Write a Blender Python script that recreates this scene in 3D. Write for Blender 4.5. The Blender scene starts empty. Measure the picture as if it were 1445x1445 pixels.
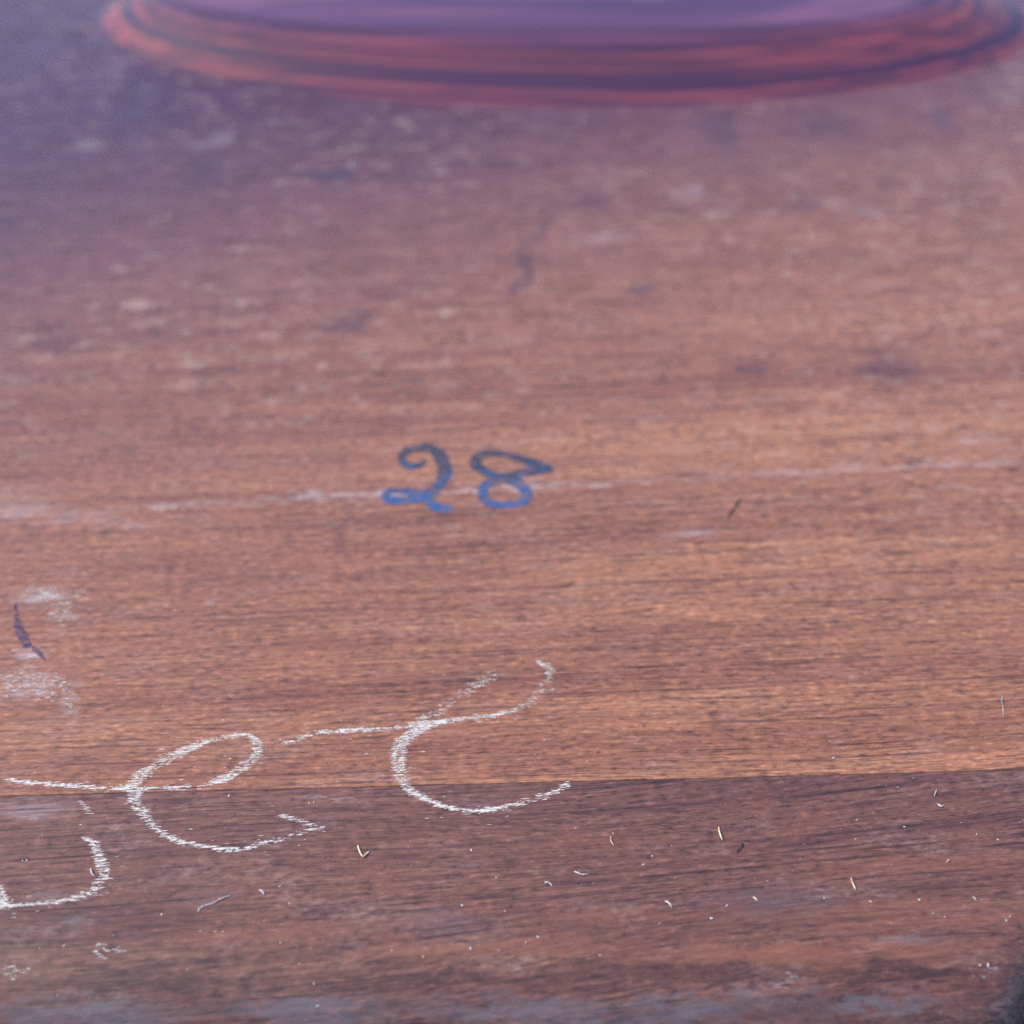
import bpy, bmesh, math, random
from mathutils import Vector, Matrix, noise

# ------------------------------------------------------------------ camera, sky, sun, exposure
sc = bpy.context.scene
COL = sc.collection
PITCH = math.radians(42.0)          # how far the lens looks down
CAM_H = 0.25                        # lens height above the wood, metres
LENS = 50.0
cam_data = bpy.data.cameras.new("camera")
cam = bpy.data.objects.new("camera", cam_data)
COL.objects.link(cam)
cam.location = (0, 0, CAM_H)
cam.rotation_euler = (math.pi / 2 - PITCH, 0, 0)
cam_data.lens = LENS
cam_data.sensor_width = 36
cam_data.clip_start = 0.01
cam_data.clip_end = 3000
cam_data.dof.use_dof = True
cam_data.dof.focus_distance = 0.304
cam_data.dof.aperture_fstop = 7.6
cam_data.dof.aperture_blades = 7
sc.camera = cam

SUN_EL, SUN_AZ = math.radians(46), math.radians(275)    # azimuth clockwise from +Y (to the left)
w = bpy.data.worlds.new("World"); sc.world = w
w.use_nodes = True
nt = w.node_tree
bg = nt.nodes["Background"]
sky = nt.nodes.new("ShaderNodeTexSky")
sky.sky_type = 'NISHITA'
sky.sun_disc = False
sky.sun_elevation = SUN_EL
sky.sun_rotation = SUN_AZ
sky.air_density = 1.0
sky.dust_density = 0.0
sky.ozone_density = 8.0
nt.links.new(sky.outputs[0], bg.inputs[0])
bg.inputs[1].default_value = 0.12
sun_d = bpy.data.lights.new("sun", 'SUN')
sun_d.energy = 2.1
sun_d.angle = math.radians(25)
sun_d.color = (1.0, 0.86, 0.68)
sun = bpy.data.objects.new("sun", sun_d); COL.objects.link(sun)
sdir = Vector((math.sin(SUN_AZ) * math.cos(SUN_EL), math.cos(SUN_AZ) * math.cos(SUN_EL), math.sin(SUN_EL)))
sun.rotation_euler = sdir.to_track_quat('Z', 'Y').to_euler()
sun.location = sdir * 3
sc.view_settings.view_transform = 'Standard'
sc.view_settings.look = 'None'
sc.view_settings.gamma = 1
sc.view_settings.exposure = 1.50
sc.render.engine = 'CYCLES'
sc.cycles.use_denoising = False
sc.cycles.max_bounces = 6

# ------------------------------------------------------------------ geometry of the panel's face
TH = 18.0 / LENS
FWD = Vector((0, math.cos(PITCH), -math.sin(PITCH)))
UP = Vector((0, math.sin(PITCH), math.cos(PITCH)))
EYE = Vector((0, 0, CAM_H))

def ray(px, py):
    return FWD + Vector((1, 0, 0)) * ((px - 722.5) / 722.5 * TH) + UP * ((722.5 - py) / 722.5 * TH)

def flat(px, py, z=0.0):
    d = ray(px, py)
    return EYE + d * ((z - CAM_H) / d.z)

R_EDGE = 0.024
def edge_r(x):
    s = min(1.0, max(0.0, (x - X_TURN) / 0.03))
    return R_EDGE * (1 - .80 * s * s * (3 - 2 * s))
Y_ROLL = flat(722, 1322).y
X_TURN = flat(1372, 1380).x

def roll_start(x):
    s = min(1.0, max(0.0, (x - X_TURN) / 0.055))
    return Y_ROLL + 0.040 * s * s * (3 - 2 * s)

def height(x, y):
    d = roll_start(x) - y
    if d <= 0:
        return 0.0
    r = edge_r(x)
    d = min(d, r)
    return -(r - math.sqrt(max(0.0, r * r - d * d)))

def at(px, py):
    """point of the panel's face under a photo position"""
    p = flat(px, py)
    d = ray(px, py)
    for _ in range(12):
        p = EYE + d * ((height(p.x, p.y) - CAM_H) / d.z)
    return p

SEAM_A, SEAM_B = flat(0, 1123), flat(1445, 1086)
SEAM_K = (SEAM_B.y - SEAM_A.y) / (SEAM_B.x - SEAM_A.x)
def seam(x):
    return SEAM_A.y + (x - SEAM_A.x) * SEAM_K

# ------------------------------------------------------------------ object helpers
def mesh_obj(name, verts, faces, mat, parent=None, smooth=False):
    me = bpy.data.meshes.new(name)
    me.from_pydata([tuple(v) for v in verts], [], faces)
    me.materials.append(mat)
    if smooth:
        me.polygons.foreach_set('use_smooth', [True] * len(me.polygons))
    me.update()
    o = bpy.data.objects.new(name, me); COL.objects.link(o)
    if parent:
        o.parent = parent
        o.location = -parent.location
    return o

# ------------------------------------------------------------------ materials
class G:
    """small node-graph writer"""
    def __init__(s, name):
        s.m = bpy.data.materials.new(name); s.m.use_nodes = True
        s.t = s.m.node_tree; s.n = s.t.nodes
        s.b = s.n['Principled BSDF']
        s.co = s.n.new('ShaderNodeTexCoord').outputs['Object']
    def link(s, a, b): s.t.links.new(a, b)
    def put(s, sock, v):
        if isinstance(v, bpy.types.NodeSocket): s.link(v, sock)
        elif v is not None: sock.default_value = v
    def map(s, vec, loc=(0, 0, 0), rot=(0, 0, 0), scale=(1, 1, 1), kind='POINT'):
        n = s.n.new('ShaderNodeMapping'); n.vector_type = kind
        s.link(vec, n.inputs[0])
        n.inputs['Location'].default_value = loc; n.inputs['Rotation'].default_value = rot
        n.inputs['Scale'].default_value = scale
        return n.outputs[0]
    def noise(s, vec, scale=1.0, detail=2, rough=.5, col=False, dist=0):
        n = s.n.new('ShaderNodeTexNoise')
        s.link(vec, n.inputs['Vector'])
        n.inputs['Scale'].default_value = scale; n.inputs['Detail'].default_value = detail
        n.inputs['Roughness'].default_value = rough; n.inputs['Distortion'].default_value = dist
        return n.outputs['Color' if col else 'Fac']
    def rng(s, v, a, b, c=0., d=1., smooth=True):
        n = s.n.new('ShaderNodeMapRange'); n.interpolation_type = 'SMOOTHSTEP' if smooth else 'LINEAR'
        s.link(v, n.inputs[0])
        for i, x in zip((1, 2, 3, 4), (a, b, c, d)): n.inputs[i].default_value = x
        return n.outputs[0]
    def math(s, op, a, b=None, clamp=False):
        n = s.n.new('ShaderNodeMath'); n.operation = op; n.use_clamp = clamp
        s.put(n.inputs[0], a)
        if b is not None: s.put(n.inputs[1], b)
        return n.outputs[0]
    def vmath(s, op, a, b=None):
        n = s.n.new('ShaderNodeVectorMath'); n.operation = op
        s.put(n.inputs[0], a)
        if b is not None: s.put(n.inputs[1], b)
        return n.outputs['Value' if op == 'LENGTH' else 'Vector']
    def mix(s, f, a, b, mode='MIX'):
        n = s.n.new('ShaderNodeMix'); n.data_type = 'RGBA'; n.blend_type = mode
        s.put(n.inputs[0], f)
        s.put(n.inputs[6], a if not isinstance(a, tuple) else (*a, 1)); s.put(n.inputs[7], b if not isinstance(b, tuple) else (*b, 1))
        return n.outputs[2]
    def bump(s, h, strength, dist):
        n = s.n.new('ShaderNodeBump'); n.inputs['Strength'].default_value = strength
        n.inputs['Distance'].default_value = dist; s.link(h, n.inputs['Height'])
        s.link(n.outputs[0], s.b.inputs['Normal'])

def spots(g, vec, items, gain=1.0):
    """sum of soft-edged patches: items (px, py, half-width px, half-height px, tilt, strength)"""
    tot = None
    for px, py, rx, ry, rot, st in items:
        c = at(px, py)
        ex = abs(at(px + rx, py).x - at(px - rx, py).x) / 2
        ey = abs(at(px, py - ry).y - at(px, py + ry).y) / 2
        q = g.map(vec, loc=(c.x, c.y, 0), rot=(0, 0, rot), scale=(ex, ey, 1000), kind='TEXTURE')
        v = g.rng(g.vmath('LENGTH', q), 1.15, 0.1, 0, min(1, st * gain))
        tot = v if tot is None else g.math('MAXIMUM', tot, v)
    return tot

def wood(name, c_dark, c_mid, c_light, tilt, wave, pore_amt, pale, dark, rough=.42, mottled=0., seed=0., contrast=1.0, far_tone=None, dusty=.2, sheen_wear=None, edge_shade=None):
    g = G(name)
    warp = g.noise(g.map(g.co, scale=(5, 14, 5), loc=(seed, seed, 0)), 1, 1)
    off = g.n.new('ShaderNodeCombineXYZ')
    g.link(g.math('MULTIPLY', g.math('SUBTRACT', warp, .5), wave), off.inputs[1])
    base = g.vmath('ADD', g.map(g.co, rot=(0, 0, -tilt), loc=(seed * .37, seed * .11, 0)), off.outputs[0])
    N = lambda sx, sy, d=2, r=.5, dist=0: g.noise(g.map(base, scale=(sx, sy, sy)), 1, d, r, dist=dist)
    broad = N(1.6, 26, 2, .5)
    band = N(4, 95, 2, .55)
    streak = N(16, 430, 3, .6)
    fine = N(60, 1300, 2, .6)
    pore_n = N(170, 2300, 1, .5)
    pore_big = N(60, 1100, 1, .5)
    fleck = N(380, 1000, 3, .65)
    hair = N(5, 1050, 2, .6)
    lump = g.noise(g.map(base, scale=(55, 80, 80)), 1, 3, .6)
    cloud = g.noise(g.map(base, scale=(45, 120, 80), loc=(5, 2, 0)), 1, 3, .6)
    # colour: wide growth bands, figure streaks, then fibres and pores
    t = g.math('ADD', g.math('MULTIPLY', broad, .40), g.math('MULTIPLY', band, .30))
    t = g.math('ADD', t, g.math('MULTIPLY', streak, .30))
    col = g.mix(g.rng(t, .36, .66), c_dark, c_light)
    col = g.mix(.35, col, c_mid)
    if far_tone:  # wood darkens towards the back, with vignette and violet sky tint painted in
        sp = g.n.new('ShaderNodeSeparateXYZ'); g.link(base, sp.inputs[0])
        hy = g.math('ADD', g.math('SUBTRACT', sp.outputs['Y'], g.math('MULTIPLY', sp.outputs['X'], .32)), g.math('MULTIPLY', g.math('SUBTRACT', broad, .5), .12))
        col = g.mix(g.rng(hy, far_tone[0], far_tone[1], 0, far_tone[2]), col, far_tone[3])
    col = g.mix(g.rng(fine, .40, .66, 0, .55 * contrast), col, g.mix(1, col, (.62, .56, .60), 'MULTIPLY'))
    col = g.mix(g.rng(fleck, .52, .70, 0, .72), col, g.mix(1, col, (1.75, 1.85, 1.8), 'MULTIPLY'))
    col = g.mix(g.rng(fleck, .48, .29, 0, .85), col, g.mix(1, col, (.36, .34, .42), 'MULTIPLY'))
    pore = g.math('MULTIPLY', g.rng(pore_n, .53, .64), g.rng(lump, .36, .58, .25, 1))
    pore2 = g.math('MULTIPLY', g.rng(pore_big, .58, .67), g.rng(band, .42, .58, .25, 1))
    line = g.math('MULTIPLY', g.rng(hair, .56, .64), g.rng(lump, .40, .56, .2, 1))
    pr = g.math('MULTIPLY', g.math('MAXIMUM', g.math('MULTIPLY', g.math('MAXIMUM', pore, pore2), .72), line), pore_amt)
    col = g.mix(pr, col, g.mix(1, col, (.22, .19, .26), 'MULTIPLY'))
    # dust settled in the grain
    du = g.math('MULTIPLY', g.rng(cloud, .50, .72), g.rng(fleck, .42, .62, .15, 1))
    col = g.mix(g.math('MULTIPLY', du, dusty), col, (.32, .24, .21))
    # patchy ageing of the surface; painted edge shade and sky sheen follow
    wv = g.vmath('ADD', g.co, g.vmath('SCALE', g.vmath('SUBTRACT', g.noise(g.map(g.co, scale=(150, 420, 90)), 1, 3, .7, col=True), (.5, .5, .5))))
    wv.node.inputs[1].links[0].from_node.inputs['Scale'].default_value = .011
    if mottled:
        mo = g.noise(g.map(base, scale=(95, 190, 90), loc=(3, 1, 0)), 1, 4, .68)
        sy = g.n.new('ShaderNodeSeparateXYZ'); g.link(g.co, sy.inputs[0])
        far = g.math('MULTIPLY', g.rng(sy.outputs['Y'], .20, .36, .12, 1), g.rng(g.noise(g.map(g.co, scale=(9, 8, 5), loc=(.3, .9, 0)), 1, 1), .38, .62, .3, 1))
        col = g.mix(g.math('MULTIPLY', g.rng(mo, .52, .69, 0, mottled), far), col, (.38, .25, .18))
        col = g.mix(g.math('MULTIPLY', g.rng(mo, .45, .26, 0, mottled), far), col, (.045, .022, .030))
    if dark:
        wv2 = g.vmath('ADD', wv, g.vmath('SCALE', g.vmath('SUBTRACT', g.noise(g.map(g.co, scale=(45, 60, 60)), 1, 3, .65, col=True), (.5, .5, .5))))
        wv2.node.inputs[1].links[0].from_node.inputs['Scale'].default_value = .022
        dark = [(a, b, c * 1.4, d * 1.45, e, f) for a, b, c, d, e, f in dark]
        dk = spots(g, wv2, dark, 1.0)
        col = g.mix(dk, col, (.042, .018, .036))
    if edge_shade:  # shade of the rolled front edge, painted dark into the wood
        shd = spots(g, wv, edge_shade)
        col = g.mix(g.math('MULTIPLY', shd, g.rng(streak, .35, .6, .5, 1)), col, (.035, .014, .012))
    pl = None
    if pale:
        pl = g.math('MULTIPLY', spots(g, wv, pale), g.rng(g.math('ADD', g.math('MULTIPLY', fine, .6), g.math('MULTIPLY', pore_n, .4)),   .40, .60, .05, 1.15))
        pl = g.math('MULTIPLY', pl, g.rng(streak, .36, .58, .35, 1))
        col = g.mix(pl, col, (.50, .44, .44))
    if sheen_wear:
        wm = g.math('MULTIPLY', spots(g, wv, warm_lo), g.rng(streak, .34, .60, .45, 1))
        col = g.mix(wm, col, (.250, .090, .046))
        sheen = g.math('MULTIPLY', spots(g, wv, sheen_wear), g.rng(g.math('ADD', g.math('MULTIPLY', lump, .5), g.math('MULTIPLY', streak, .5)), .36, .60, .35, 1))
        col = g.mix(sheen, col, (.120, .104, .112))  # grey sky sheen of the rolled edge painted in, with some wear
    g.link(col, g.b.inputs['Base Color'])
    ro = g.math('ADD', g.math('MULTIPLY', lump, .22), rough - .11)
    ro = g.math('ADD', ro, g.math('MULTIPLY', pr, .2))
    g.link(ro, g.b.inputs['Roughness'])
    g.b.inputs['IOR'].default_value = 1.48
    h = g.math('SUBTRACT', g.math('ADD', g.math('MULTIPLY', fine, .5), g.math('MULTIPLY', fleck, .35)), pr)
    h = g.math('ADD', h, g.math('MULTIPLY', lump, 1.2))
    g.bump(h, .35, .00022)
    return g.m

pale_up = [(20, 720, 90, 22, 0, .34), (110, 728, 90, 12, .03, .28), (20, 690, 40, 8, 0, .25), (180, 742, 50, 5, .05, .3),
           (215, 713, 80, 4, .045, 0.50), (290, 712, 80, 5, .045, 0.50), (365, 705, 80, 4, .045, 0.50), (440, 701, 80, 5, .045, 0.72), (515, 700, 80, 4, .045, 0.72), (590, 693, 80, 5, .045, 0.72), (665, 689, 80, 4, .045, 0.72), (740, 688, 80, 5, .045, 0.72), (815, 682, 80, 4, .045, 0.72), (890, 678, 80, 5, .045, 0.72), (965, 677, 80, 4, .045, 0.36), (1040, 670, 80, 5, .045, 0.36), (1115, 666, 80, 4, .045, 0.36), (1190, 665, 80, 5, .045, 0.36), (1265, 658, 80, 4, .045, 0.36), (1340, 655, 80, 5, .045, 0.36), (1415, 654, 80, 4, .045, 0.36),
           (62, 842, 50, 18, .05, .42), (95, 866, 24, 6, .05, .55), (35, 968, 55, 26, .05, .38), (40, 925, 30, 12, 0, .6), (100, 990, 14, 40, .2, .3),
           (315, 192, 26, 12, 0, .36), (290, 204, 40, 6, 0, .25), (125, 205, 30, 14, 0, .28), (498, 232, 12, 6, 0, .5), (980, 270, 22, 12, 0, .4), (1225, 298, 34, 4, -.18, .5),
           (920, 590, 40, 7, .05, .35), (975, 752, 60, 6, .05, .4), (1030, 290, 20, 5, -.3, .3), (300, 840, 4, 26, .2, .35), (440, 1106, 30, 2, .03, .5), (560, 1101, 50, 2, .03, .6),
           (850, 335, 50, 12, .05, .25), (1380, 620, 60, 8, .04, .3)]
dark_up = [(470, 250, 26, 10, .05, .75), (490, 460, 34, 14, .1, .55), (738, 385, 11, 36, -.25, .55), (765, 330, 12, 30, -.3, .35), (830, 285, 24, 12, 0, .45),
           (1255, 516, 40, 22, .2, .45), (1060, 514, 30, 9, 0, .5), (910, 410, 18, 9, 0, .4), (10, 318, 18, 14, 0, .6), (1015, 185, 30, 30, 0, .45), (1160, 180, 60, 18, 0, .35),
           (1330, 170, 20, 16, 0, .45), (200, 150, 40, 40, 0, .35), (290, 240, 30, 26, 0, .4), (75, 480, 40, 20, 0, .35), (580, 540, 14, 8, 0, .3), (275, 605, 14, 7, 0, .45), (480, 745, 8, 40, .1, .3),
           (1055, 240, 20, 8, 0, .3), (1245, 258, 18, 8, 0, .35), (1000, 615, 12, 6, 0, .35), (1140, 280, 20, 12, 0, .3)]
pale_lo = [(45, 1142, 80, 20, .03, .30), (300, 1262, 60, 18, .05, .10), (1270, 1325, 42, 9, .05, .36), (1225, 1338, 34, 8, .05, .30), (1385, 1372, 36, 3, .03, .7),
           (110, 1300, 60, 8, .05, .12), (85, 1265, 60, 12, .05, .22), (470, 1130, 60, 6, .04, .22), (1120, 1385, 40, 5, 0, .35)]
sheen_wear_lo = [(120, 1432, 200, 30, 0, .75), (430, 1425, 170, 26, 0, .70), (700, 1425, 200, 26, 0, .75), (1010, 1422, 180, 24, 0, .8), (1240, 1418, 150, 20, 0, .75),
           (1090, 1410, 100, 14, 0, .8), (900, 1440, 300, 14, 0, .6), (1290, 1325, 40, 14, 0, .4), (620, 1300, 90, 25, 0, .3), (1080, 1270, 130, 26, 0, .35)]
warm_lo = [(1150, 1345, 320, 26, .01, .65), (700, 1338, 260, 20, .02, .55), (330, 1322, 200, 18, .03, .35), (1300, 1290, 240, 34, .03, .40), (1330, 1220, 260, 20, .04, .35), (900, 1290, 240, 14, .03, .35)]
shade_lo = [(150, 1300, 260, 40, .02, .45), (200, 1385, 260, 20, .02, .75), (620, 1385, 260, 16, .02, .7), (1000, 1372, 240, 16, .0, .7), (1280, 1372, 160, 20, 0, .85), (60, 1330, 110, 30, 0, .4)]  # dark bands that paint shade along the rolled front edge

M_UP = wood("mahogany_upper", (.185, .064, .036), (.305, .124, .066), (.445, .198, .094), .055, .010, .85, pale_up, dark_up, rough=.36, mottled=.60, seed=1.3, far_tone=(.27, .56, 1.0, (.084, .020, .038)), dusty=.18)
M_LO = wood("mahogany_lower", (.080, .029, .023), (.140, .054, .038), (.212, .089, .055), .080, .022, .85, pale_lo, None, rough=.46, seed=7.7, contrast=1.2, dusty=.24, sheen_wear=sheen_wear_lo, edge_shade=shade_lo)

def oval_mat(name, dark, light, crown=None):
    g = G(name)
    base = g.map(g.co, scale=(1, 1, 1))
    wob = g.noise(g.map(base, scale=(7, 16, 30)), 1, 2, .5)
    z = g.n.new('ShaderNodeSeparateXYZ'); g.link(g.co, z.inputs[0])
    lay = g.math('ADD', z.outputs['Z'], g.math('MULTIPLY', g.math('SUBTRACT', wob, .5), .0022))
    rings = g.n.new('ShaderNodeCombineXYZ'); g.link(g.math('MULTIPLY', lay, 900), rings.inputs[2])
    g.link(g.math('MULTIPLY', z.outputs['X'], 2.2), rings.inputs[0]); g.link(g.math('MULTIPLY', z.outputs['Y'], 5), rings.inputs[1])
    ring = g.noise(rings.outputs[0], 1, 2, .55)
    fib = g.noise(g.map(base, scale=(5, 150, 500)), 1, 3, .6)
    col = g.mix(g.rng(ring, .41, .55), dark, light)
    if crown:  # upper rim takes on the violet sky tint painted on the top
        hz = g.math('ADD', z.outputs['Z'], g.math('MULTIPLY', g.math('SUBTRACT', wob, .5), .005))
        col = g.mix(g.rng(hz, crown[0], crown[1]), col, crown[2])
        col = g.mix(g.math('MULTIPLY', g.rng(hz, crown[1] - .0004, crown[1] + .0002), g.rng(hz, crown[1] + .0009, crown[1] + .0003)), col, dark)
    col = g.mix(g.rng(fib, .42, .62, 0, .75), col, tuple(c * .75 + .004 for c in dark))
    g.link(col, g.b.inputs['Base Color'])
    g.b.inputs['Roughness'].default_value = .48
    g.b.inputs['IOR'].default_value = 1.55
    g.bump(fib, .2, .0002)
    return g.m
M_OVAL = oval_mat("mahogany_oval", (.050, .011, .034), (.245, .046, .043), (.0082, .0104, (.105, .034, .080)))
M_OVAL_TOP_SKY = oval_mat("mahogany_oval_top_sky", (.070, .022, .062), (.155, .050, .095))  # violet sky reflection put into the base colour of the top

def chalk_mat():
    g = G("white_chalk")
    n = g.noise(g.map(g.co, scale=(900, 2500, 900)), 1, 2)
    g.link(g.mix(g.rng(n, .3, .7), (.42, .38, .33), (.72, .68, .61)), g.b.inputs['Base Color'])
    g.b.inputs['Roughness'].default_value = .95
    g.b.inputs['Specular IOR Level'].default_value = .1
    return g.m
M_CHALK = chalk_mat()

def ink_mat(name, a, b, worn, fade=None):
    g = G(name)
    n = g.noise(g.map(g.co, scale=(130, 200, 90)), 1, 3, .65)
    s = g.noise(g.map(g.co, scale=(170, 1500, 90)), 1, 2, .5)
    col = g.mix(g.rng(n, .35, .65), a, b)
    if fade:                                   # thinner ink towards the top of the figures
        sy = g.n.new('ShaderNodeSeparateXYZ'); g.link(g.co, sy.inputs[0])
        wob = g.math('ADD', sy.outputs['Y'], g.math('MULTIPLY', g.math('SUBTRACT', n, .5), .055))
        col = g.mix(g.rng(wob, fade[0], fade[1]), b, a)
    col = g.mix(g.rng(s, .46, .66, 0, worn), col, (.24, .095, .055))
    r = g.noise(g.map(g.co, scale=(420, 900, 90)), 1, 2, .6)
    col = g.mix(g.rng(r, .50, .70, 0, worn * .8), col, (.24, .105, .07))
    g.link(col, g.b.inputs['Base Color'])
    g.b.inputs['Roughness'].default_value = .5
    return g.m
M_BLUE = ink_mat("blue_paint", (.012, .026, .048), (.004, .072, .185), .62, (flat(660, 705).y, flat(660, 650).y))
M_VIOLET = ink_mat("violet_ink", (.022, .010, .040), (.045, .020, .06), .75)

def speck_mat(name, a, b):
    g = G(name)
    n = g.noise(g.map(g.co, scale=(1500, 1500, 1500)), 1, 2)
    g.link(g.mix(g.rng(n, .35, .65), a, b), g.b.inputs['Base Color'])
    g.b.inputs['Roughness'].default_value = .8
    return g.m
M_STRAW = speck_mat("straw_fibre", (.50, .38, .22), (.75, .64, .45))
M_LINT = speck_mat("white_lint", (.36, .33, .30), (.66, .63, .59))
M_DARK = speck_mat("dark_fibre", (.02, .015, .02), (.05, .03, .03))

def ground_mat():
    g = G("dark_ground")
    n = g.noise(g.map(g.co, scale=(40, 40, 40)), 1, 5, .65)
    g.link(g.mix(g.rng(n, .3, .7), (.006, .005, .008), (.016, .013, .016)), g.b.inputs['Base Color'])
    g.b.inputs['Roughness'].default_value = .95
    g.bump(n, .6, .01)
    return g.m

# ------------------------------------------------------------------ the ground below the panel
THICK = 0.045
gv = [(-900, -900, 0), (900, -900, 0), (900, 900, 0), (-900, 900, 0)]
ground = mesh_obj("ground", gv, [(0, 1, 2, 3)], ground_mat())
ground.location.z = -THICK
ground['kind'] = 'structure'

# ------------------------------------------------------------------ the wooden panel
panel = bpy.data.objects.new("wooden_panel", None); COL.objects.link(panel)
panel.location = (0, 0.5, -THICK)
panel['label'] = "brown wooden panel of two joined boards, marked 28 in blue and scribbled on in chalk"
panel['category'] = "wooden panel"
X0, X1, Y_FAR = -0.62, 0.62, 1.02
GAP = 0.00003

def slab(name, mat, columns):
    """columns: list of lists of top points (same count); closes sides and bottom"""
    nx, ny = len(columns), len(columns[0])
    V, F = [], []
    for c in columns: V += c
    nb = len(V)
    for c in columns: V += [Vector((p.x, p.y, -THICK + .0005)) for p in c]
    I = lambda i, j: i * ny + j
    for i in range(nx - 1):
        for j in range(ny - 1):
            F.append((I(i, j), I(i + 1, j), I(i + 1, j + 1), I(i, j + 1)))
            F.append((nb + I(i, j + 1), nb + I(i + 1, j + 1), nb + I(i + 1, j), nb + I(i, j)))
        F.append((nb + I(i, 0), nb + I(i + 1, 0), I(i + 1, 0), I(i, 0)))
        F.append((I(i, ny - 1), I(i + 1, ny - 1), nb + I(i + 1, ny - 1), nb + I(i, ny - 1)))
    for j in range(ny - 1):
        F.append((I(0, j), I(0, j + 1), nb + I(0, j + 1), nb + I(0, j)))
        F.append((nb + I(nx - 1, j), nb + I(nx - 1, j + 1), I(nx - 1, j + 1), I(nx - 1, j)))
    return mesh_obj(name, V, F, mat, panel, smooth=False)

xs = [X0 + (X1 - X0) * i / 248 for i in range(249)]
cols_u, cols_l = [], []
for x in xs:
    ys = seam(x)
    cu = [Vector((x, ys + GAP, -.0002)), Vector((x, ys + GAP + .00008, -.00004)), Vector((x, ys + GAP + .0004, 0))]
    cu += [Vector((x, ys + .0004 + (Y_FAR - ys) * k / 20, 0)) for k in range(1, 21)]
    cols_u.append(cu)
    yr = roll_start(x)
    cl = []
    for k in range(25):                      # the rounded front edge, from its foot up
        a = math.pi / 2 * (1 - k / 24)
        r = edge_r(x)
        cl.append(Vector((x, yr - r * math.sin(a), -r + r * math.cos(a))))
    top = ys - GAP
    for k in range(1, 7):
        cl.append(Vector((x, yr + (top - .0004 - yr) * k / 6, 0)))
    # the darker board lies a hair lower than the other at the joint
    cl.append(Vector((x, top - .00008, -.00005)))
    cl.append(Vector((x, top, -.0002)))
    cols_l.append(cl)
upper = slab("upper_board", M_UP, cols_u)
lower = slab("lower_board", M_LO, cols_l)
for o in (upper, lower):
    for p in o.data.polygons:
        p.use_smooth = abs(p.normal.z) > .02 or p.normal.y < -.2
upper['label'] = "orange-brown wide board with blue number 28"
lower['label'] = "dark purplish brown front board with rounded edge"

# the long oval raised at the back
def superell(c, a, b, n, th):
    ct, st = math.cos(th), math.sin(th)
    return Vector((c.x + a * math.copysign(abs(ct) ** (2 / n), ct), c.y + b * math.copysign(abs(st) ** (2 / n), st), 0))
H = 0.011
bl, bn, br = flat(116, 34), flat(720, 162), flat(1490, 18)
BC = Vector(((bl.x + br.x) / 2, (bl.y + br.y) / 2, 0)); BA = (br.x - bl.x) / 2; BB = BC.y - bn.y
tl, tn, tr = flat(216, 30, H), flat(720, 46, H), flat(1350, 38, H)
TC = Vector(((tl.x + tr.x) / 2, 0, 0)); TA = (tr.x - tl.x) / 2
TB = BB * .60; TC.y = tn.y + TB
V, F = [], []
NT, prof = 240, []
NR = 22
for k in range(NR + 1):
    u = k / NR
    zz = (u * u * (3 - 2 * u)) * .30 + u * .70           # a soft cove at the foot, a rounded brow at the top
    prof.append((u, zz * H - .0012 * (1 - u)))
for u, z in prof:
    for i in range(NT):
        th = 2 * math.pi * i / NT
        p = superell(BC, BA, BB, 1.95, th).lerp(superell(TC, TA, TB, 2.5, th), u)
        V.append(Vector((p.x, p.y, z)))
for k in range(NR):
    for i in range(NT):
        j = (i + 1) % NT
        F.append((k * NT + i, k * NT + j, (k + 1) * NT + j, (k + 1) * NT + i))
oval = mesh_obj("raised_oval", V, F, M_OVAL, panel, smooth=True)
oval['label'] = "long reddish oval with darker layered rim at the back"
V2, F2 = [], []
NC = 12
for k in range(NC + 1):
    s = 1 - k / NC
    for i in range(NT):
        p = superell(TC, TA, TB, 2.5, 2 * math.pi * i / NT)
        p = TC.lerp(p, s)
        V2.append(Vector((p.x, p.y, H + .0002 + .0025 * (1 - s * s))))
for k in range(NC):
    for i in range(NT):
        j = (i + 1) % NT
        F2.append((k * NT + i, k * NT + j, (k + 1) * NT + j, (k + 1) * NT + i))
otop = mesh_obj("oval_top", V2, F2, M_OVAL_TOP_SKY, None, smooth=True)
otop.parent = oval

# ------------------------------------------------------------------ strokes
def resample(pts, step):
    """Catmull-Rom through (x, y, *extra) points, evenly spaced"""
    P = [Vector(p[:2]) for p in pts]; E = [tuple(p[2:]) for p in pts]
    out = []
    for i in range(len(P) - 1):
        p0, p1, p2, p3 = P[max(0, i - 1)], P[i], P[i + 1], P[min(len(P) - 1, i + 2)]
        n = max(1, int((p2 - p1).length / step))
        for k in range(n):
            t = k / n
            q = .5 * ((2 * p1) + (p2 - p0) * t + (2 * p0 - 5 * p1 + 4 * p2 - p3) * t * t + (3 * p1 - p0 - 3 * p2 + p3) * t ** 3)
            out.append((q.x, q.y) + tuple(a + (b - a) * t for a, b in zip(E[i], E[i + 1])))
    out.append(tuple(P[-1]) + E[-1])
    return out

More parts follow.
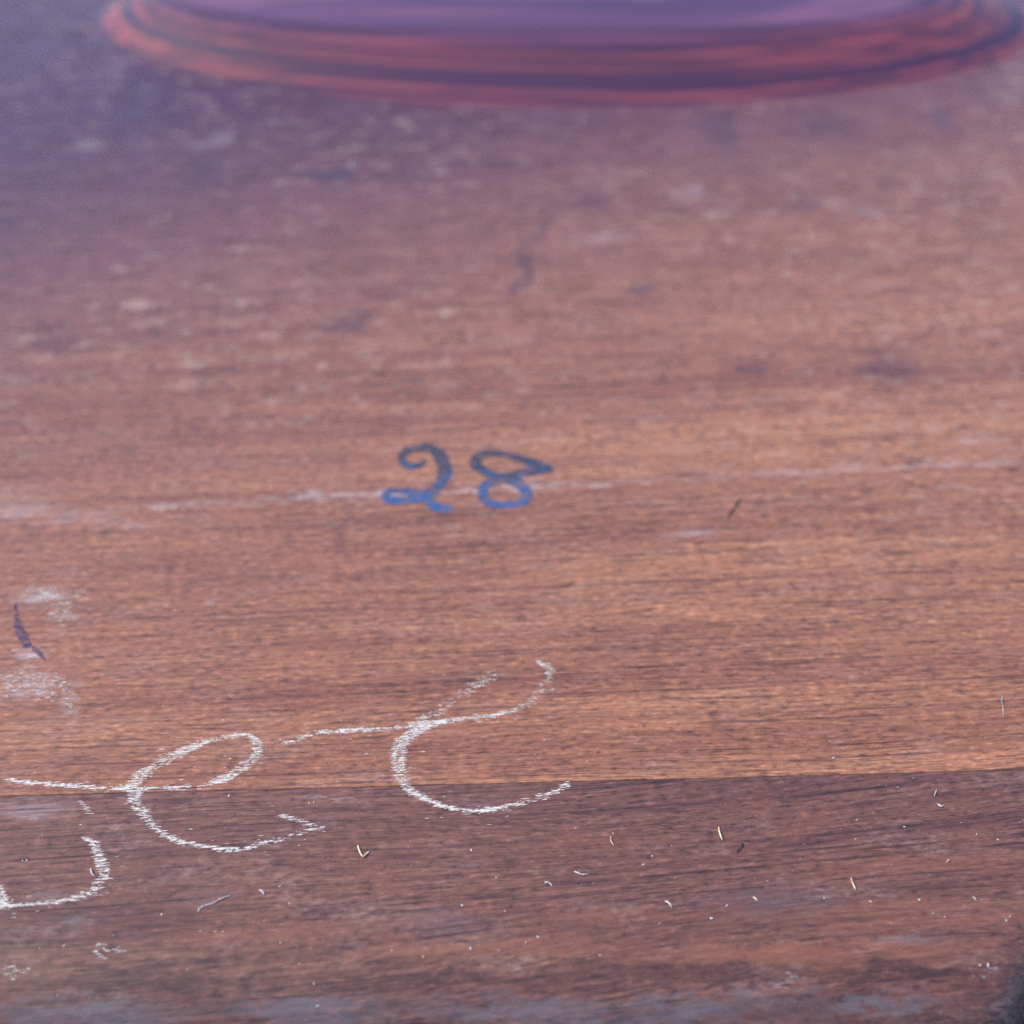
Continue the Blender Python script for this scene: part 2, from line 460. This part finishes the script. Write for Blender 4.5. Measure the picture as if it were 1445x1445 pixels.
def ribbon(name, pts, mat, label, jit=1.1, seed=1, widen=1.0):
    """painted line: points (px, py, half-width px)"""
    rnd = random.Random(seed)
    L = resample(pts, 2.0)
    V, F = [], []
    n = len(L)
    for i, (x, y, hw) in enumerate(L):
        a, b = L[max(0, i - 1)], L[min(n - 1, i + 1)]
        d = Vector((b[0] - a[0], b[1] - a[1])); d.normalize()
        nx, ny = -d.y, d.x
        e = min(1, .35 + min(i, n - 1 - i) / 3)
        z = .00004 + .00003 * i / n
        for s in (-1, 0, 1):
            r = hw * e * s + (rnd.uniform(-jit, jit) if s else 0)
            p = at(x + nx * r * widen, y + ny * r * .85 * widen)
            V.append(Vector((p.x, p.y, p.z + z + (.00002 if s == 0 else 0))))
        if i:
            k = (i - 1) * 3
            F += [(k, k + 1, k + 4, k + 3), (k + 1, k + 2, k + 5, k + 4)]
    o = mesh_obj(name, V, F, mat, panel, smooth=True)
    if label: o['label'] = label
    return o

def crop(pts, ox, oy, f):
    return [(ox + p[0] / f, oy + p[1] / f) + tuple(q / f for q in p[2:]) for p in pts]

two = [(492, 280, 10), (455, 305, 17), (395, 308, 22), (356, 288, 22), (350, 255, 23), (385, 222, 22), (440, 208, 22), (505, 208, 24), (550, 238, 30), (580, 290, 36),
       (592, 350, 36), (580, 395, 32), (545, 435, 29), (490, 475, 28), (420, 498, 24), (330, 508, 24), (272, 500, 23), (258, 475, 20), (285, 453, 17), (350, 452, 18), (430, 468, 22),
       (485, 490, 27), (520, 528, 29), (570, 550, 26), (645, 556, 14)]
eight = [(1208, 336, 10), (1130, 308, 30), (1050, 280, 24), (980, 258, 20), (910, 242, 20), (840, 240, 24), (775, 265, 30), (765, 300, 30), (805, 336, 27), (870, 365, 24),
         (950, 385, 28), (1015, 412, 32), (1052, 458, 30), (1045, 505, 28), (990, 532, 22), (900, 532, 20), (835, 512, 26), (808, 470, 28), (818, 425, 26), (870, 395, 22),
         (950, 372, 24), (1030, 352, 28), (1110, 335, 34), (1208, 334, 8)]
ribbon("painted_digit", crop(two, 480, 580, 4.014), M_BLUE, "blue hand-painted figure 2", seed=2, widen=1.12)
ribbon("painted_digit", crop(eight, 480, 580, 4.014), M_BLUE, "blue hand-painted figure 8", seed=8, widen=1.08)
ribbon("ink_mark", [(22, 850, 2), (23, 868, 3), (26, 885, 6), (33, 900, 8), (41, 914, 5)], M_VIOLET, "short dark violet ink stroke at the left edge", seed=5)
ribbon("ink_mark", [(44, 912, 2), (54, 920, 4), (64, 932, 2)], M_VIOLET, "faint tail below the violet ink stroke", seed=6)

def chalk(name, strokes, label, seed, sig=1.15, halo=.035):
    """chalk dragged over the grain: thin pale flakes caught on the ridges; strokes of (px, py, nib half-width, density)"""
    rnd = random.Random(seed)
    V, F = [], []
    PITCH_ROW = .00066
    for st in strokes:
        L = resample(st, 1.0)
        for (x, y, nib, den) in L:
            press = .76 + .9 * max(-.45, noise.noise(Vector((x * .021, y * .021, seed * 3.1))))
            k = den * press * (.9 + nib * .28)
            k = int(k) + (rnd.random() < k - int(k))
            for _ in range(k):
                u = rnd.uniform(-1, 1)
                if abs(u) > .72 and rnd.random() < .45: u *= .6
                qx, qy = x + u * nib * .80, y + rnd.gauss(0, sig)
                if rnd.random() < halo: qx, qy = qx + rnd.gauss(0, 15), qy + rnd.gauss(0, 9)
                p = at(qx, qy)
                row = p.y - p.x * .055
                rw = round(row / PITCH_ROW + noise.noise(Vector((p.x * 60, row * 60, 3))) * .6)
                jit = noise.noise(Vector((p.x * 260, rw * 7.31, seed))) + .7 * noise.noise(Vector((p.x * 70, row * 160, seed + 9)))
                if jit < -.02 - .30 * min(1.3, den) and rnd.random() < .80: continue
                r = row if rnd.random() < .36 else rw * PITCH_ROW - PITCH_ROW * noise.noise(Vector((p.x * 60, row * 60, 3))) * .6 + rnd.gauss(0, .00014)
                yy = r + p.x * .055
                hl = rnd.uniform(.00018, .00075) * (1.0 if rnd.random() < .8 else 1.7)
                ht = rnd.uniform(.00003, .000085)
                z = height(p.x, yy) + .00003 + rnd.random() * .00003
                sl = .055 + rnd.uniform(-.05, .05)
                b = len(V)
                for (dx, dy) in ((-hl, rnd.uniform(-.3, .3) * ht), (-hl * .4, -ht), (hl * .5, -ht * rnd.uniform(.6, 1)), (hl, rnd.uniform(-.3, .3) * ht), (hl * .3, ht), (-hl * .5, ht * rnd.uniform(.6, 1))):
                    V.append(Vector((p.x + dx, yy + dy + dx * sl, z)))
                F.append(tuple(range(b, b + 6)))
    o = mesh_obj(name, V, F, M_CHALK, panel)
    o['label'] = label
    return o

e1 = [[(10, 1100, 6, .5), (40, 1104, 6, 1.0), (80, 1107, 6, 1.1), (130, 1111, 6, 1.0), (178, 1113, 7, 1.1)],
      [(184, 1112, 11, 1.1), (200, 1093, 15, 1.0), (225, 1078, 17, .9), (255, 1062, 16, .8), (285, 1048, 13, .6), (315, 1041, 9, .6), (345, 1037, 7, 1.0), (360, 1044, 8, 1.3),
       (364, 1054, 9, 1.3), (356, 1070, 11, 1.1), (338, 1086, 13, 1.0), (315, 1100, 14, .8), (285, 1109, 16, .35), (235, 1112, 18, .25), (195, 1113, 16, .3)],
      [(190, 1115, 12, 1.1), (192, 1132, 12, 1.2), (203, 1150, 11, 1.3), (216, 1165, 8, 1.3), (238, 1180, 8, 1.2), (262, 1189, 9, 1.1), (300, 1196, 9, .9), (335, 1198, 9, .8),
       (375, 1189, 9, 1.0), (410, 1180, 9, 1.0), (438, 1170, 8, 1.0), (454, 1167, 4, 1.2), (440, 1162, 4, 1.2), (420, 1157, 4, 1.2), (397, 1151, 3, 1.1)]]
e2 = [[(402, 1050, 5, .4), (425, 1041, 7, .7), (450, 1034, 8, .9), (490, 1031, 8, .9), (540, 1029, 9, .9), (580, 1025, 10, 1.0), (620, 1019, 11, 1.0), (665, 1013, 10, .8), (705, 1008, 9, .6),
       (735, 998, 9, .35), (755, 983, 9, .5), (770, 965, 9, .7), (778, 950, 10, .9), (772, 940, 8, .9), (758, 934, 4, .9)],
      [(585, 1024, 14, .5), (615, 1004, 15, .4), (650, 980, 16, .28), (685, 960, 14, .28), (700, 948, 12, .22)],
      [(625, 1018, 11, 1.1), (590, 1030, 14, 1.2), (568, 1048, 14, 1.3), (562, 1070, 13, 1.3), (563, 1090, 12, 1.3), (572, 1108, 10, 1.4), (590, 1122, 9, 1.3), (612, 1133, 9, 1.2), (640, 1141, 9, 1.1), (668, 1145, 9, 1.2),
       (705, 1140, 11, 1.1), (745, 1131, 12, .9), (775, 1121, 9, .9), (795, 1112, 8, 1.0), (804, 1105, 6, 1.1)]]
j1 = [[(118, 1185, 3, .8), (130, 1187, 10, 1.2), (136, 1200, 10, 1.2), (143, 1220, 10, 1.0), (147, 1235, 10, .9), (136, 1252, 10, .8), (118, 1264, 10, .7), (85, 1272, 9, .6), (45, 1276, 8, .7), (-5, 1278, 8, .9)],
      [(-2, 1250, 7, .7), (3, 1264, 9, .9), (6, 1276, 8, 1.1)]]
q1 = [[(112, 1132, 4, .7), (120, 1136, 3, .8), (124, 1146, 3, .5), (130, 1151, 4, .8)]]
s1 = [[(136, 1331, 4, .4), (152, 1340, 4, .5), (168, 1342, 4, .4)], [(134, 1344, 2, .5), (150, 1353, 2, .6)], [(92, 1350, 3, .25), (104, 1345, 3, .25)]]
s2 = [[(8, 1366, 4, .4), (20, 1365, 4, .4), (28, 1373, 4, .4), (40, 1368, 4, .3)], [(8, 1374, 2, .5), (20, 1381, 3, .5)]]
chalk("chalk_letter", e1, "white chalk looped small letter e crossing the joint", 11)
chalk("chalk_letter", e2, "tall white chalk looped letter right of the small e", 12)
chalk("chalk_letter", j1, "white chalk hook cut off by the left edge", 13)
chalk("chalk_scratch", q1, "small chalk squiggle just below the joint", 14)
chalk("chalk_scratch", s1, "faint slanting chalk scratches near the front edge", 15)
chalk("chalk_scratch", s2, "faint chalk scratches in the front left corner", 16)

m1 = [[(30, 843, 12, .4), (62, 841, 22, .5), (95, 842, 20, .4), (130, 840, 14, .2)], [(70, 866, 18, .3), (96, 868, 16, .3)]]
m2 = [[(5, 966, 16, .35), (35, 966, 30, .5), (70, 968, 26, .42), (92, 972, 14, .25)], [(20, 928, 14, .32), (46, 930, 16, .32)], [(98, 985, 8, .35), (102, 1005, 8, .2)]]
chalk("chalk_smudge", m1, "rubbed patch of chalk above the violet ink stroke", 17, sig=8.0, halo=.1)
chalk("chalk_smudge", m2, "rubbed patch of chalk below the violet ink stroke", 18, sig=11.0, halo=.1)

# ------------------------------------------------------------------ loose bits lying on the wood
def fibre(name, pts, rad_px, mat, label, cat, lift=.0003, group=None, seed=0):
    """bent thread or splinter through photo positions, tapered, resting on the face"""
    rnd = random.Random(seed)
    L = resample([(x, y) for x, y in pts], 1.5)
    r0 = rad_px * .000078
    P = []
    n = len(L)
    for i, (x, y) in enumerate(L):
        p = at(x, y)
        P.append(Vector((p.x, p.y, p.z + r0 + lift * math.sin(math.pi * i / max(1, n - 1)))))
    o0 = at(*pts[0])
    V, F = [], []
    for i, p in enumerate(P):
        d = (P[min(n - 1, i + 1)] - P[max(0, i - 1)]).normalized()
        s = d.cross(Vector((0, 0, 1))).normalized(); t = s.cross(d)
        r = r0 * rnd.uniform(.75, 1.2) * min(1, .4 + min(i, n - 1 - i) * .4)
        for k in range(5):
            a = k * 2 * math.pi / 5
            V.append(p + (s * math.cos(a) + t * math.sin(a)) * r - o0)
        if i:
            b = (i - 1) * 5
            F += [(b + k, b + (k + 1) % 5, b + 5 + (k + 1) % 5, b + 5 + k) for k in range(5)]
    F += [(4, 3, 2, 1, 0), tuple(range((n - 1) * 5, n * 5))]
    o = mesh_obj(name, V, F, mat)
    o.location = o0
    o['label'] = label; o['category'] = cat
    if group: o['group'] = group
    return o

fibre("straw_fibre", [(505, 1193), (507, 1201), (512, 1210), (517, 1206), (521, 1202)], 2.0, M_STRAW, "pale straw fibre bent into a V on the dark front board", "fibre", seed=1)
fibre("straw_fibre", [(1014, 1167), (1015, 1176), (1019, 1186)], 2.0, M_STRAW, "short upright straw fibre beside a dark splinter", "fibre", seed=2)
fibre("dark_splinter", [(1048, 1190), (1044, 1197), (1039, 1203)], 2.0, M_DARK, "small dark splinter beside the upright straw fibre", "splinter", seed=3)
fibre("dark_splinter", [(1046, 702), (1037, 715), (1026, 732)], 1.8, M_DARK, "thin dark sliver on the orange board right of the number", "splinter", lift=.0001, seed=4)
fibre("lint_curl", [(1323, 1134), (1325, 1138), (1329, 1139), (1331, 1137)], 1.6, M_LINT, "tiny white crescent of lint below the joint at right", "lint", seed=5)
fibre("straw_fibre", [(1201, 1239), (1202, 1246), (1207, 1256)], 1.6, M_STRAW, "thin pale fibre alone on the right of the front board", "fibre", seed=6)
fibre("lint_thread", [(1416, 982), (1413, 990), (1415, 1000), (1416, 1010)], 1.0, M_LINT, "white lint thread on the orange board at the right edge", "lint", seed=7)
fibre("lint_thread", [(279, 1288), (284, 1281), (300, 1276), (310, 1270), (325, 1264)], 1.2, M_LINT, "long thin lint thread lying slantwise below the small e", "lint", seed=8)
fibre("wood_shaving", [(366, 1256), (370, 1259), (373, 1263)], 2.0, M_LINT, "stubby white shaving under the tail of the small e", "shaving", seed=9)
fibre("lint_thread", [(128, 1225), (130, 1234), (134, 1237)], 1.4, M_LINT, "tiny pale thread inside the chalk hook", "lint", seed=10)
fibre("lint_thread", [(810, 1230), (820, 1235), (830, 1234)], 1.3, M_LINT, "short lint thread lying flat below the tall letter's end", "lint", seed=11)
fibre("lint_thread", [(768, 1246), (775, 1247), (779, 1251)], 1.6, M_LINT, "knotted lint bit under the tall chalk letter", "lint", seed=12)
fibre("lint_thread", [(938, 1272), (943, 1275), (948, 1281)], 1.8, M_LINT, "bright white lint fleck near the middle of the front board", "lint", seed=13)
fibre("straw_fibre", [(1062, 1266), (1065, 1269), (1069, 1272)], 1.7, M_STRAW, "little yellowish fibre stub right of the middle of the front board", "fibre", seed=14)
fibre("lint_thread", [(1322, 1114), (1320, 1119), (1318, 1124)], 1.1, M_LINT, "fine upright lint thread just under the joint at right", "lint", seed=15)
fibre("straw_fibre", [(1335, 1218), (1340, 1213)], 1.3, M_STRAW, "slim slanted pale fibre at the right of the front board", "fibre", seed=16)
fibre("lint_thread", [(1372, 1266), (1375, 1269), (1377, 1271)], 1.6, M_LINT, "small pale lint stub low at the right", "lint", seed=17)
fibre("straw_fibre", [(862, 1180), (862, 1188), (866, 1193)], 1.2, M_STRAW, "pale crooked fibre right of the tall chalk letter's foot", "fibre", seed=18)

def crumb_mesh(seed):
    rnd = random.Random(seed)
    bm = bmesh.new()
    bmesh.ops.create_icosphere(bm, subdivisions=1, radius=1)
    for v in bm.verts:
        v.co *= rnd.uniform(.6, 1.25)
        v.co.x *= 1.25; v.co.z *= .6
    me = bpy.data.meshes.new("crumb"); bm.to_mesh(me); bm.free()
    me.materials.append(M_LINT if seed % 3 else M_STRAW)
    return me
crumb_meshes = [crumb_mesh(s) for s in range(9)]
known = [(228, 1291, 3.0), (38, 1214, 2.4), (32, 1215, 1.6), (288, 1122, 1.6), (323, 1123, 1.8), (436, 1133, 1.5), (443, 1132, 1.6), (579, 1188, 1.8), (665, 1200, 1.8), (700, 1238, 1.2), (652, 1278, 2.2), (712, 1286, 2.0),
         (812, 1169, 2.0), (865, 1176, 1.5), (920, 1208, 2.0), (908, 1220, 2.2), (948, 1193, 1.6), (664, 1339, 2.4), (742, 1330, 2.4), (759, 1322, 1.6), (553, 1341, 1.8), (597, 1350, 1.6), (704, 1341, 1.8), (847, 1348, 1.4), (931, 1303, 2.0),
         (1066, 1110, 1.4), (1107, 1126, 1.2), (1289, 1098, 1.8), (1267, 1111, 1.6), (1209, 1157, 1.2), (1207, 1184, 1.8), (1276, 1167, 1.8), (1231, 1146, 1.4), (1356, 1161, 1.4), (1408, 1185, 1.8), (1378, 1177, 1.2), (1129, 1212, 1.4),
         (1026, 1278, 1.8), (1004, 1296, 2.0), (1228, 1272, 1.8), (1297, 1270, 2.4), (1420, 1299, 2.2), (1425, 1293, 1.6), (1333, 1294, 1.5), (1385, 1270, 1.4), (1383, 1362, 2.0), (1394, 1362, 2.2), (1163, 1267, 1.5), (1258, 1221, 1.2),
         (1176, 1070, 2.0), (1171, 1046, 1.4), (1256, 1068, 1.2), (1416, 1007, 1.8), (768, 1045, 1.8), (755, 1065, 1.3), (517, 1064, 2.2), (828, 1074, 1.4), (230, 996, 1.6), (366, 1009, 1.2), (315, 1016, 1.2), (60, 1178, 1.2),
         (94, 1262, 1.4), (395, 1251, 1.4), (408, 1275, 1.6), (283, 1314, 1.3), (304, 1315, 1.5), (315, 1315, 1.6), (365, 1303, 1.4), (396, 1330, 1.3), (438, 1338, 1.4), (422, 1360, 2.0), (160, 1320, 1.8), (90, 1335, 1.3), (56, 1338, 1.2), (265, 1368, 1.3),
         (443, 1388, 1.5), (448, 1420, 2.0), (82, 1405, 1.2), (18, 1270, 1.6), (1083, 1243, 1.5), (1420, 1315, 1.5), (1316, 1289, 1.2), (1186, 1170, 1.2)]
rc = random.Random(4)
for i, (x, y, r) in enumerate(known):
    o = bpy.data.objects.new("crumb", crumb_meshes[i % 9]); COL.objects.link(o)
    p = at(x, y); s = r * rc.uniform(.00007, .000115)
    o.location = (p.x, p.y, p.z + s * .4)
    o.scale = (s * rc.uniform(.7, 1.9), s * rc.uniform(.6, 1.1), s); o.rotation_euler = (0, 0, rc.uniform(0, 6))
    on_orange = p.y > seam(p.x)
    where = "below the small chalk e" if x < 480 else "below the tall chalk letter" if x < 812 else "between the tall letter and upright straw" if x < 1012 else "right of the upright straw"
    if on_orange: o['label'] = "tiny pale crumb on the orange board " + ("left of the tall letter" if x < 540 else "right of the tall letter")
    elif y < 1225: o['label'] = "tiny pale crumb close under the joint, " + where
    else: o['label'] = "tiny pale crumb near the rounded front edge, " + where
    o['category'] = "crumb"; o['group'] = "pale crumbs scattered over the wood"

# fine dust between the crumbs
V, F = [], []
for _ in range(900):
    if rc.random() < .78: x, y = rc.uniform(0, 1445), rc.uniform(1105, 1440)
    else: x, y = rc.uniform(0, 1445), rc.uniform(900, 1105)
    p = at(x, y); s = rc.choice((.00005, .00006, .00008, .0001)) * rc.uniform(.6, 1.1)
    b = len(V)
    a = rc.uniform(0, 6)
    for k in range(3):
        V.append(Vector((p.x + s * 1.4 * math.cos(a + k * 2.09), p.y + s * math.sin(a + k * 2.09), p.z + .00003)))
    V.append(Vector((p.x, p.y, p.z + .00003 + s)))
    F += [(b, b + 1, b + 3), (b + 1, b + 2, b + 3), (b + 2, b, b + 3)]
dust = mesh_obj("dust", V, F, M_LINT)
dust['kind'] = 'stuff'; dust['label'] = "fine pale dust lying on the wood"; dust['category'] = "dust"
